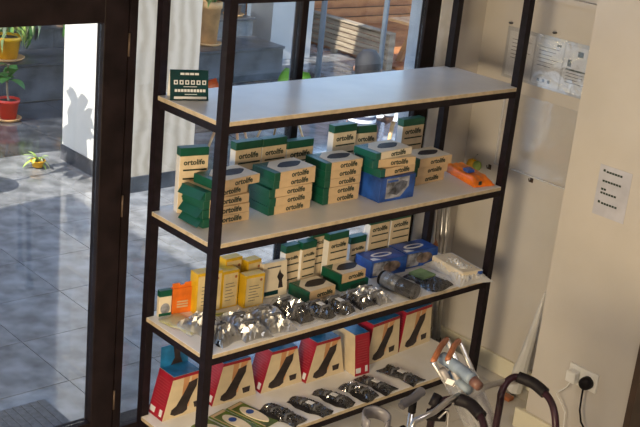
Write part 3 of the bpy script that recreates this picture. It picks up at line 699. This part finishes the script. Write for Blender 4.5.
# underarm crutches wrapped in film, leaning on the frame
t_ = thing('underarm_crutches', 'pair of underarm crutches in clear wrap with rust pads leaning by the walking frame', 'crutches', (.60, -1.0, 0))
def cp(p): return (p[0]-.60, p[1]+1.0, p[2])
topA, topB = v(.205, -.945, .955), v(.255, -.965, .955)
foot = v(.93, -1.05, .02)
for n, (a, b_) in enumerate((((.181, -.920, .95), (.335, -.835, .955)), ((.231, -.935, .95), (.363, -.863, .955)))):
    part('arm_pad', B().tube(arc([cp(a), cp([(a[i]+b_[i])/2+(.0, .0, .012)[i] for i in range(3)]), cp(b_)]), [.008]+[.0098]*11+[.008], 10), rust_pad, t_, True)
    for e_, s_ in ((a, 0), (b_, .03)):
        part('shaft', B().tube([cp(e_), cp((.52+s_+.03*n, -.955-.02*n, .52)), cp((.88+.03*n, -1.02-.03*n, .03))], .009, 8), silver, t_, True)
    part('ferrule', B().tube([cp((.875+.03*n, -1.019-.03*n, .04)), cp((.892+.03*n, -1.022-.03*n, .012))], .018, 10), rubber, t_, True)
g_ = part('foam_grip', B().tube(arc([cp((.255, -.895, .935)), cp((.245, -.965, .935)), cp((.227, -1.045, .935))]), .020, 14), bluegrey, t_, True)
part('end_pad', B().tube([cp((.222, -1.055, .935)), cp((.217, -1.085, .930))], [.018, .015], 12), mat('brown_rubber', (.13, .06, .045), .5), t_, True)
part('foam_grip', B().tube([cp((.27, -.925, .89)), cp((.24, -1.03, .885))], .015, 12), bluegrey, t_, True)
for dx, dy in ((-.028, .02), (.0, -.005), (.030, -.03)):
    part('shaft', B().tube([cp((.235+dx, -.96+dy, .925)), cp((.36+dx, -.985+dy, .74)), cp((.56+dx*.8, -.99+dy*.8, .47)), cp((.86+dx*.4, -1.02+dy*.4, .07))], .0125, 8), mat('dull_alloy', (.26, .24, .24), .5, .3, .1, 20), t_, True)
part('paper_tag', B().box(-.012, .012, -.0008, .0008, -.01, .01), whitec, t_, loc=cp((.16, -1.015, .93)), rot=(.2, .3, -.75))
part('wrap', B().tube(arc([cp((.262, -.978, .89)), cp((.275, -.980, .87)), cp((.36, -.985, .74)), cp((.56, -.99, .47)), cp((.80, -1.02, .15))], 4), [.025, .05, .055, .055, .055, .055, .054, .054, .053, .052, .052, .052, .05, .05, .05, .05, .045], 14), film_mat('grey_wrap', milk=.24, gloss=.22, rough=.15, bscale=30, bump=1.0), t_)

# forearm crutch cuff and walking stick with T handle
t_ = thing('forearm_crutch', 'forearm crutch with dark grey open cuff standing beside the walking stick', 'crutch', (-.135, -1.0, 0))
cf = []
for k in range(17):
    a = math.radians(200-290*k/16)
    cf.append((.043*math.cos(a)+.006, .043*math.sin(a), .876+.006*math.sin(a)))
bb = B(); n_ = len(cf)
inn = [[bb.bm.verts.new((x*s_, y*s_, z+dz)) for (x, y, z) in cf] for s_, dz in ((1, -.020), (1, .020), (.86, .019), (.86, -.019))]
for r0 in range(4):
    r1 = (r0+1) % 4
    for k in range(n_-1): bb.bm.faces.new((inn[r0][k], inn[r0][k+1], inn[r1][k+1], inn[r1][k]))
for k in (0, n_-1): bb.bm.faces.new([inn[r0][k] for r0 in range(4)])
part('cuff', bb, greyplast, t_, True)
part('shaft', B().tube([(.03, -.036, .862), (.035, -.055, .72), (.03, -.04, .66), (.02, -.02, .03)], .011, 10), greyplast, t_, True)
part('hand_grip', B().tube([(.03, -.04, .66), (.09, -.10, .67)], .015, 10), rubber, t_, True)
part('rubber_tip', B().lathe([(0, .0004), (.022, .0004), (.016, .05), (0, .05)], 12, (.02, -.02, 0)), rubber, t_, True)
t_ = thing('walking_stick', 'silver walking stick with grey T handle between crutch cuff and walking frame', 'walking stick', (.106, -.927, 0))
part('t_handle', B().tube(arc([(-.060, -.008, .840), (-.04, -.004, .845), (.0, .0, .848), (.03, .006, .854), (.044, .010, .854)]), [.013]*4+[.015]*16+[.016]*4+[.013], 12), greyplast, t_, True)
part('collar', B().tube([(.0, 0, .835), (.0, 0, .80)], .0125, 12), rubber, t_, True)
part('shaft', B().tube([(.0, 0, .81), (.0, 0, .03)], .0095, 12), silver, t_, True)
part('rubber_tip', B().lathe([(0, .0004), (.02, .0004), (.014, .05), (0, .05)], 12), rubber, t_, True)
t_ = thing('elbow_crutch', 'silver crutch with black grip slanting towards the walking frame', 'crutch', (.05, -1.06, 0))
part('shaft', B().tube([(-.03, .02, .022), (-.055, .035, .80), (-.045, .03, .848), (.03, .022, .862), (.10, .034, .872), (.155, .036, .876)], .0095, 10), silver, t_, True)
part('hand_grip', B().tube([(-.05, .075, .80), (-.052, .035, .79), (-.05, -.03, .78)], .017, 10), rubber, t_, True)
part('rubber_tip', B().lathe([(0, .0004), (.02, .0004), (.014, .05), (0, .05)], 12, (-.03, .02, 0)), rubber, t_, True)

# ------------------------------------------------------------------ patio outside
pf = struct('floor_patio', B().box(-6, 14, .63, 14, -.20, -.018), granite_g)
TS = .45
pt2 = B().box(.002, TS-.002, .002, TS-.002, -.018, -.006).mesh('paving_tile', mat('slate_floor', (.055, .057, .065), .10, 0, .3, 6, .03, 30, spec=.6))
pt = B().box(.002, TS-.002, .002, TS-.002, -.018, -.006).mesh('paving_tile', granite)
for i in range(-2, 12):
    for j in range(0, 12):
        x0 = .07+TS*i; y0 = .635+TS*j
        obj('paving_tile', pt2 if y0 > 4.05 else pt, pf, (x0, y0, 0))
x0, x1, y0, y1 = .07-2*TS, .07+12*TS, .635, .635+12*TS
o = part('far_paving', B().box(-6, x0, .635, 14, -.018, -.006).box(x1, 14, .635, 14, -.018, -.006).box(x0, x1, y1, 14, -.018, -.006), granite, pf)
o['kind'] = 'stuff'
struct('threshold', B().box(-1.35, 1.66, .49, .635, -.10, -.001), frame_metal)
t_ = thing('doormat', 'flat grey ribbed doormat on the patio outside the door', 'doormat', (-1.2, .64, -.0055))
part('mat_base', B().box(0, 1.09, 0, .34, 0, .010), mat_grey, t_, bevel=.003)
for k in range(28): part('rib', B().box(.01+.0385*k, .036+.0385*k, .008, .332, .010, .0125), mat_grey, t_)

# rendered pillar: -X face white, -Y face travertine
pl = struct('wall_patio_pillar', B().box(1.68, 2.22, 3.225, 4.05, -.006, 2.9), plaster_w)
part('stone_cladding', B().box(1.684, 2.222, 3.20, 3.2245, .10, 2.9), stone, pl)
part('skirting', B().box(1.667, 1.6795, 3.20, 4.05, -.006, .105).box(1.667, 2.225, 3.188, 3.1995, -.006, .105), slate, pl, bevel=.002)
# planter wall, ledge and back wall
pw_ = struct('wall_planter', B().box(-3, 4.95, 5.56, 6.70, -.006, .30), granite_g)
st = B().box(.002, .598, 0, .012, .002, .298).mesh('slate_tile', slate)
for i in range(13):
    obj('slate_tile', st, pw_, (-2.85+.6*i, 5.548, .0))
part('ledge_slab', B().box(-3, 4.96, 5.535, 6.70, .3005, .325), slate, pw_, bevel=.003)
ti_ = struct('wall_planter_tier', B().box(-3, 4.95, 6.06, 6.70, .3255, .49), granite_g)
for i in range(12): obj('slate_tile', st, ti_, (-2.7+.6*i, 6.047, .3245)).scale = (1, 1, .55)
part('ledge_slab', B().box(-3, 4.96, 6.03, 6.70, .4905, .51), slate, ti_, bevel=.003)
bw_ = struct('wall_patio_back', B().box(-3, 5.36, 6.72, 6.90, -.006, 2.2), granite_g)
st2 = B().box(.002, .598, 0, .012, .002, .298).mesh('slate_tile', slate)
for i in range(13):
    for j in range(1, 7): obj('slate_tile', st2, bw_, (-2.85+.6*i+(.3 if j % 2 else 0), 6.707, .03+.3*j))
struct('wall_far_white', B().box(5.38, 5.95, 6.28, 6.65, -.006, 2.4), plaster_w)
struct('wall_far_white_side', B().box(5.76, 6.35, 6.9, 7.2, -.006, 2.4), plaster_w)
struct('wall_shade_blocker', B().box(-2.5, -2.3, .70, 2.75, -.006, 3.2), plaster_w)  # unseen wall added to throw shade over the near paving
# cedar screen wall
struct('patio_shade_slabs', B().box(-2.2, 4.1, 4.5, 5.49, 2.9, 3.0).box(-2.2, 9.0, 5.80, 8.2, 2.9, 3.0), plaster_w)  # unseen slabs added to shade planter, bench and cedar; gap leaves a sun stripe
cw = struct('wall_cedar', B().box(6.0, 12, 7.62, 7.75, -.006, 1.6), brown_trim)
plk = B().box(0, 5.9, 0, .02, 0, .105).mesh('cedar_plank', wood_o)
for k in range(13): obj('cedar_plank', plk, cw, (6.05, 7.598, .01+.118*k))
t_ = thing('cedar_deck', 'orange cedar decking under the picnic table by the cedar wall', 'deck', (6.50, 4.6, -.006))
for k in range(20): part('deck_board', B().box(.0, 4.0, .15*k, .15*k+.14, 0, .03), wood_o, t_)

# slatted bench running away from the window
t_ = thing('slatted_bench', 'weathered slatted wooden bench back in front of the cedar wall', 'bench', (6.35, 5.5, -.006)); t_.scale = (1, 1, .86)
for k in range(6): part('slat', B().box(0, .03, 0, 2.6, .075+.062*k, .075+.062*k+.050), wood_g, t_, bevel=.003)
part('top_board', B().box(-.02, .09, -.02, 2.62, .448, .470), wood_g, t_, bevel=.003)
for y in (.0, .85, 1.7, 2.52): part('post', B().box(.0305, .08, y, y+.07, 0, .447), wood_g, t_)
part('end_board', B().box(-.005, .08, -.025, -.001, 0, .4475), wood_g, t_)
# picnic table with A-frame legs
t_ = thing('picnic_table', 'orange cedar picnic table with A shaped legs beyond the bench', 'table', (7.10, 5.42, .024), 0)
for k in range(6): part('table_plank', B().box(-.55, .75, -.315+.105*k, -.215+.105*k, .46, .49), wood_t, t_)
for x in (-.35, .5):
    for s_ in (-1, 1):
        part('leg', B().hexa([(x, s_*.30-.035, 0), (x+.045, s_*.30-.035, 0), (x+.045, s_*.30+.035, 0), (x, s_*.30+.035, 0),
                              (x, s_*.09-.035, .459), (x+.045, s_*.09-.035, .459), (x+.045, s_*.09+.035, .459), (x, s_*.09+.035, .459)]), wood_t, t_)
    part('leg_brace', B().box(x+.046, x+.075, -.26, .26, .20, .26), wood_t, t_)

for n, (x, y) in enumerate(((4.36, 4.36), (5.12, 4.36))):
    t_ = thing('patio_post', ('slim blue grey steel post on the patio beside the window mullion', 'slim blue grey steel post on the patio in front of the bench')[n], 'post', (x, y, -.0055))
    part('shaft', B().tube([(0, 0, 0), (0, 0, 2.9)], .026, 12), steel_bl, t_, True)
    part('base_plate', B().box(-.06, .06, -.06, .06, 0, .010), steel_bl, t_)

# shell chairs with beech legs
def shell_chair(x, y, rz, m_, label, sc=.76):
    t_ = thing('shell_chair', label, 'chair', (x, y, -.0055), rz, 'shell chairs on the patio'); t_.scale = (sc,)*3
    b = B(); NU, NV = 12, 16
    def sp_(u, t):   # u across -1..1, t 0 front of seat .. 1 top of back
        w_ = .22*(1-.12*abs(2*t-1)**2)
        if t < .55: y_ = -.21+.40*t/.55; z_ = .43-.03*math.sin(math.pi*t/.55)
        else:
            s_ = (t-.55)/.45; y_ = .19+.10*s_-.02*s_*s_; z_ = .43+.36*s_**1.15
        return (u*w_*(1-.25*max(0, (t-.85)/.15)**2*abs(u)), y_-.05*u*u*(1 if t > .5 else 0), z_+.05*u*u*(1 if t < .6 else .3)*min(1, t*3))
    f = [[b.bm.verts.new(sp_(-1+2*i/NU, j/NV)) for j in range(NV+1)] for i in range(NU+1)]
    for i in range(NU):
        for j in range(NV): b.bm.faces.new((f[i][j], f[i+1][j], f[i+1][j+1], f[i][j+1]))
    bmesh.ops.solidify(b.bm, geom=b.bm.faces[:], thickness=.008)
    part('shell', b, m_, t_, True)
    for sx in (-1, 1):
        for sy in (-1, 1): part('leg', B().tube([(sx*.21, sy*.20, 0.0005), (sx*.09, sy*.10, .40)], [.010, .015], 8), wood_leg, t_, True)
    part('brace', B().tube([(-.12, -.13, .30), (.12, .13, .30)], .005, 6), ink_grey, t_, True)
    part('brace', B().tube([(.12, -.13, .30), (-.12, .13, .30)], .005, 6), ink_grey, t_, True)
    return t_
shell_chair(2.72, 3.45, .6, mat('orange_shell', (.80, .14, .02), .35), 'orange shell chair with beech legs on the patio')
shell_chair(3.36, 3.62, -1.25, mat('green_shell', (.30, .58, .10), .35), 'lime green shell chair with beech legs on the patio')
t_ = thing('stool', 'round topped beech stool under the seated person', 'stool', (3.085, 2.455, -.0055))
part('seat', B().lathe([(0, .325), (.15, .325), (.165, .335), (.165, .345), (.15, .352), (0, .352)], 24), wood_leg, t_, True)
for k in range(4):
    a = k*math.pi/2+.3
    part('leg', B().tube([(.17*math.cos(a), .17*math.sin(a), .0005), (.10*math.cos(a), .10*math.sin(a), .3245)], .013, 8), wood_leg, t_, True)
part('ring', B().tube([(.15*math.cos(k*math.pi/8), .15*math.sin(k*math.pi/8), .11) for k in range(17)], .007, 6), ink_grey, t_, True)
t_ = thing('cafe_table', 'round white cafe table with beech legs between the shell chairs', 'table', (4.02, 2.98, -.0055)); t_.scale = (1, 1, .58)
part('table_top', B().lathe([(0, .695), (.33, .695), (.335, .705), (.33, .715), (0, .715)], 32), whitec, t_, True)
for k in range(4):
    a = k*math.pi/2+.4
    part('leg', B().tube([(.24*math.cos(a), .24*math.sin(a), .0005), (.13*math.cos(a), .13*math.sin(a), .6945)], [.012, .018], 8), wood_leg, t_, True)

# ------------------------------------------------------------------ potted plants
def leaf(l, w, bend, m_, n=6):
    b = B(); rows = []
    for i in range(n+1):
        t = i/n; ww = w*math.sin(math.pi*min(1, .06+.94*t))**.8*.5 if i < n else 0
        z = l*t*math.cos(bend*t); x = l*t*math.sin(bend*t)
        rows.append([b.bm.verts.new((x+.12*ww, -ww, z)), b.bm.verts.new((x, 0, z)), b.bm.verts.new((x+.12*ww, ww, z))])
    for a, c in zip(rows, rows[1:]):
        for k in range(2): b.bm.faces.new((a[k], a[k+1], c[k+1], c[k]))
    bmesh.ops.remove_doubles(b.bm, verts=b.bm.verts, dist=1e-5)
    return b.mesh('leaf', m_, True)
def plant(x, y, z, r, h, pm, label, leaves, n, lmin, spread, stem_h=0.0, group=None, saucer=True, seed=1, front=False):
    rnd = random.Random(seed)
    t_ = thing('potted_plant', label, 'plant', (x, y, z), 0 if front else rnd.uniform(0, 6), group)
    part('pot', B().lathe([(0, .012), (r*.72, .012), (r*.96, h*.84), (r*1.05, h*.84), (r*1.07, h), (r*.95, h), (r*.92, h*.86), (0, h*.86)], 24), pm, t_, True)
    if saucer: part('saucer', B().lathe([(0, 0.0004), (r*1.05, 0.0004), (r*1.25, .022), (r*1.2, .024), (r*1.0, .0115), (0, .0115)], 24), terracotta, t_, True)
    part('soil', B().lathe([(0, h*.86), (r*.91, h*.86), (r*.9, h*.90), (0, h*.92)], 20), soil, t_, True)
    if stem_h: part('stem', B().tube(arc([(0, 0, h*.88), (.01, .01, h+stem_h*.5), (0, .0, h+stem_h)]), .009, 8), wood_g, t_, True)
    for k in range(n):
        zz = h*.88+(stem_h*rnd.uniform(.55, 1) if stem_h else 0)
        s_ = rnd.uniform(lmin, 1)
        o = obj('leaf', rnd.choice(leaves), t_, (rnd.uniform(-.2, .2)*r, rnd.uniform(-.2, .2)*r, zz), (rnd.uniform(-.2, .2), rnd.uniform(.1, spread), -math.pi/2+rnd.uniform(-.95, .95) if front else rnd.uniform(0, 6.28)))
        o.scale = (s_, s_, s_)
    return t_
sword = [leaf(.42, .055, .5, leaf_g), leaf(.36, .05, .9, leaf_l)]
broad = [leaf(.20, .13, .7, leaf_g), leaf(.17, .11, .9, leaf_g)]
hang = [leaf(.36, .04, 2.3, leaf_g), leaf(.34, .036, 2.5, leaf_l), leaf(.30, .036, 2.2, leaf_c)]
bam = [leaf(.26, .035, .9, leaf_g), leaf(.24, .032, 1.2, leaf_l), leaf(.22, .03, 1.1, leaf_c)]
plant(1.80, 5.12, -.0055, .085, .17, pot_red, 'red pot with a thin stemmed plant standing on the patio floor', broad, 9, .7, 1.3, .28, seed=3)
plant(2.10, 5.76, .3255, .125, .20, pot_yel, 'yellow pot with trailing leaves on the slate ledge', bam, 22, .7, 1.6, .10, seed=4)
plant(2.42, 6.15, .5105, .10, .10, terracotta, 'narrow leaved plant in a clay pot above the yellow pot', hang, 34, .7, .9, .06, seed=5, front=True)
plant(2.92, 6.15, .5105, .10, .10, terracotta, 'narrow leaved pale plant in a clay pot close to the white pillar', hang, 34, .7, .9, .06, seed=6, front=True)
plant(4.23, 5.82, .3255, .105, .42, terracotta, 'tall tapered clay pot with sword leaves on the slate ledge', sword, 16, .7, .9, 0, seed=7)
plant(4.80, 6.2, .5105, .09, .14, mat('pot_grey', (.10, .10, .11), .5), 'dark pot with sword leaves on the upper slate ledge', sword, 16, .7, 1.3, .12, seed=8)
plant(1.42, 3.92, -.0055, .05, .06, pot_yel, 'low small plant with pale leaves beside the white pillar foot', [leaf(.13, .03, .9, leaf_l), leaf(.12, .03, 1.0, leaf_c)], 16, .7, 1.5, 0, seed=9, saucer=False)
plant(.62, 3.66, -.0055, .16, .32, terracotta, 'tall broad leaved plant in a clay pot on the sunny patio', [leaf(.34, .16, .8, leaf_g), leaf(.3, .12, 1.0, leaf_g)], 40, .7, 1.4, 1.05, seed=10)

# ------------------------------------------------------------------ seated person on the grey chair
px_, py_ = 3.10, 2.47
per = thing('person', 'person in a striped shirt seated on the patio with their back turned', 'person', (px_, py_, -.0055), -.75); per.scale = (.96,)*3
def skinned(name, verts, edges, radii, material, parent, sub=2, root=0):
    me = bpy.data.meshes.new(name); me.from_pydata(verts, edges, []); o = obj(name, me, parent)
    sk = o.modifiers.new('skin', 'SKIN')
    lay = me.skin_vertices[0].data if me.skin_vertices else None
    if lay is None:
        bpy.context.view_layer.objects.active = o
        lay = me.skin_vertices[0].data
    for i, r_ in enumerate(radii): lay[i].radius = (r_, r_) if not isinstance(r_, tuple) else r_
    for i in range(len(radii)): lay[i].use_root = (i == root)
    ss = o.modifiers.new('sub', 'SUBSURF'); ss.levels = sub; ss.render_levels = sub
    me.materials.append(material); sk.use_smooth_shade = True
    bpy.context.view_layer.update()
    dg = bpy.context.evaluated_depsgraph_get()
    me2 = bpy.data.meshes.new_from_object(o.evaluated_get(dg)); o.modifiers.clear(); o.data = me2
    return o
# faces local +Y; seat at .42
V_ = [(0, -.02, .47), (0, -.03, .58), (0, -.03, .72), (0, -.02, .82), (0, -.01, .875), (0, .0, .93), (0, .01, .99), (0, .01, 1.03),
      (-.15, -.02, .79), (-.20, .02, .62), (-.16, .20, .53), (-.14, .27, .53),
      (.15, -.02, .79), (.20, .02, .62), (.16, .20, .53), (.14, .27, .53),
      (-.085, .05, .47), (-.10, .36, .46), (-.10, .37, .10), (-.10, .45, .045),
      (.085, .05, .47), (.10, .36, .46), (.10, .37, .10), (.10, .45, .045)]
E_ = [(0,1),(1,2),(2,3),(3,4),(4,5),(5,6),(6,7),(3,8),(8,9),(9,10),(10,11),(3,12),(12,13),(13,14),(14,15),(0,16),(16,17),(17,18),(18,19),(0,20),(20,21),(21,22),(22,23)]
R_ = [.10,.095,.10,.075,.042,.062,.075,.05,.05,.038,.028,.026,.05,.038,.028,.026,.075,.058,.04,.035,.075,.058,.04,.035]
skinned('body', V_, E_, R_, skin_m, per)
skinned('striped_shirt', [V_[i] for i in (0,1,2,3,8,9,12,13)], [(0,1),(1,2),(2,3),(3,4),(4,5),(3,6),(6,7)], [.125,.112,.118,.085,.064,.052,.064,.052], shirt, per)
skinned('trousers', [V_[i] for i in (0,16,17,18,20,21,22)], [(0,1),(1,2),(2,3),(0,4),(4,5),(5,6)], [.118,.092,.072,.055,.092,.072,.055], jeans, per)
hb = B()
hb.lathe([(0, .13), (.05, .12), (.085, .075), (.094, .03), (.092, -.02), (.082, -.06), (.05, -.075), (0, -.075)], 20)
for v_ in hb.bm.verts:
    if v_.co.y > .055: v_.co.y = .055+(v_.co.y-.055)*.1
    v_.co.y *= 1.05
part('hair', hb, hair_m, per, True, loc=(0, -.012, .975))
part('nose', B().tube([(0, .085, .965), (0, .098, .945)], [.008, .012], 8), skin_m, per, True)
for s_ in (-1, 1):
    part('eye', B().lathe([(0, -.009), (.009, 0), (0, .009)], 8, (s_*.03, .078, .975)), ink, per, True)
    part('ear', B().lathe([(0, -.025), (.012, -.01), (.013, .01), (0, .025)], 8, (s_*.09, .0, .955)), skin_m, per, True)
    part('shoe', B().box(s_*.10-.04, s_*.10+.04, .34, .56, .0008, .07), ink_grey, per, bevel=.015)
    for k in range(5):
        part('finger', B().tube([(s_*(.128+.008*k), .275, .528), (s_*(.122+.009*k), .325+.008*(2-abs(k-2)), .522), (s_*(.120+.009*k), .345+.008*(2-abs(k-2)), .508)], .0075, 6), skin_m, per, True)
part('mouth', B().box(-.022, .022, .074, .080, .922, .927), rust_pad, per)
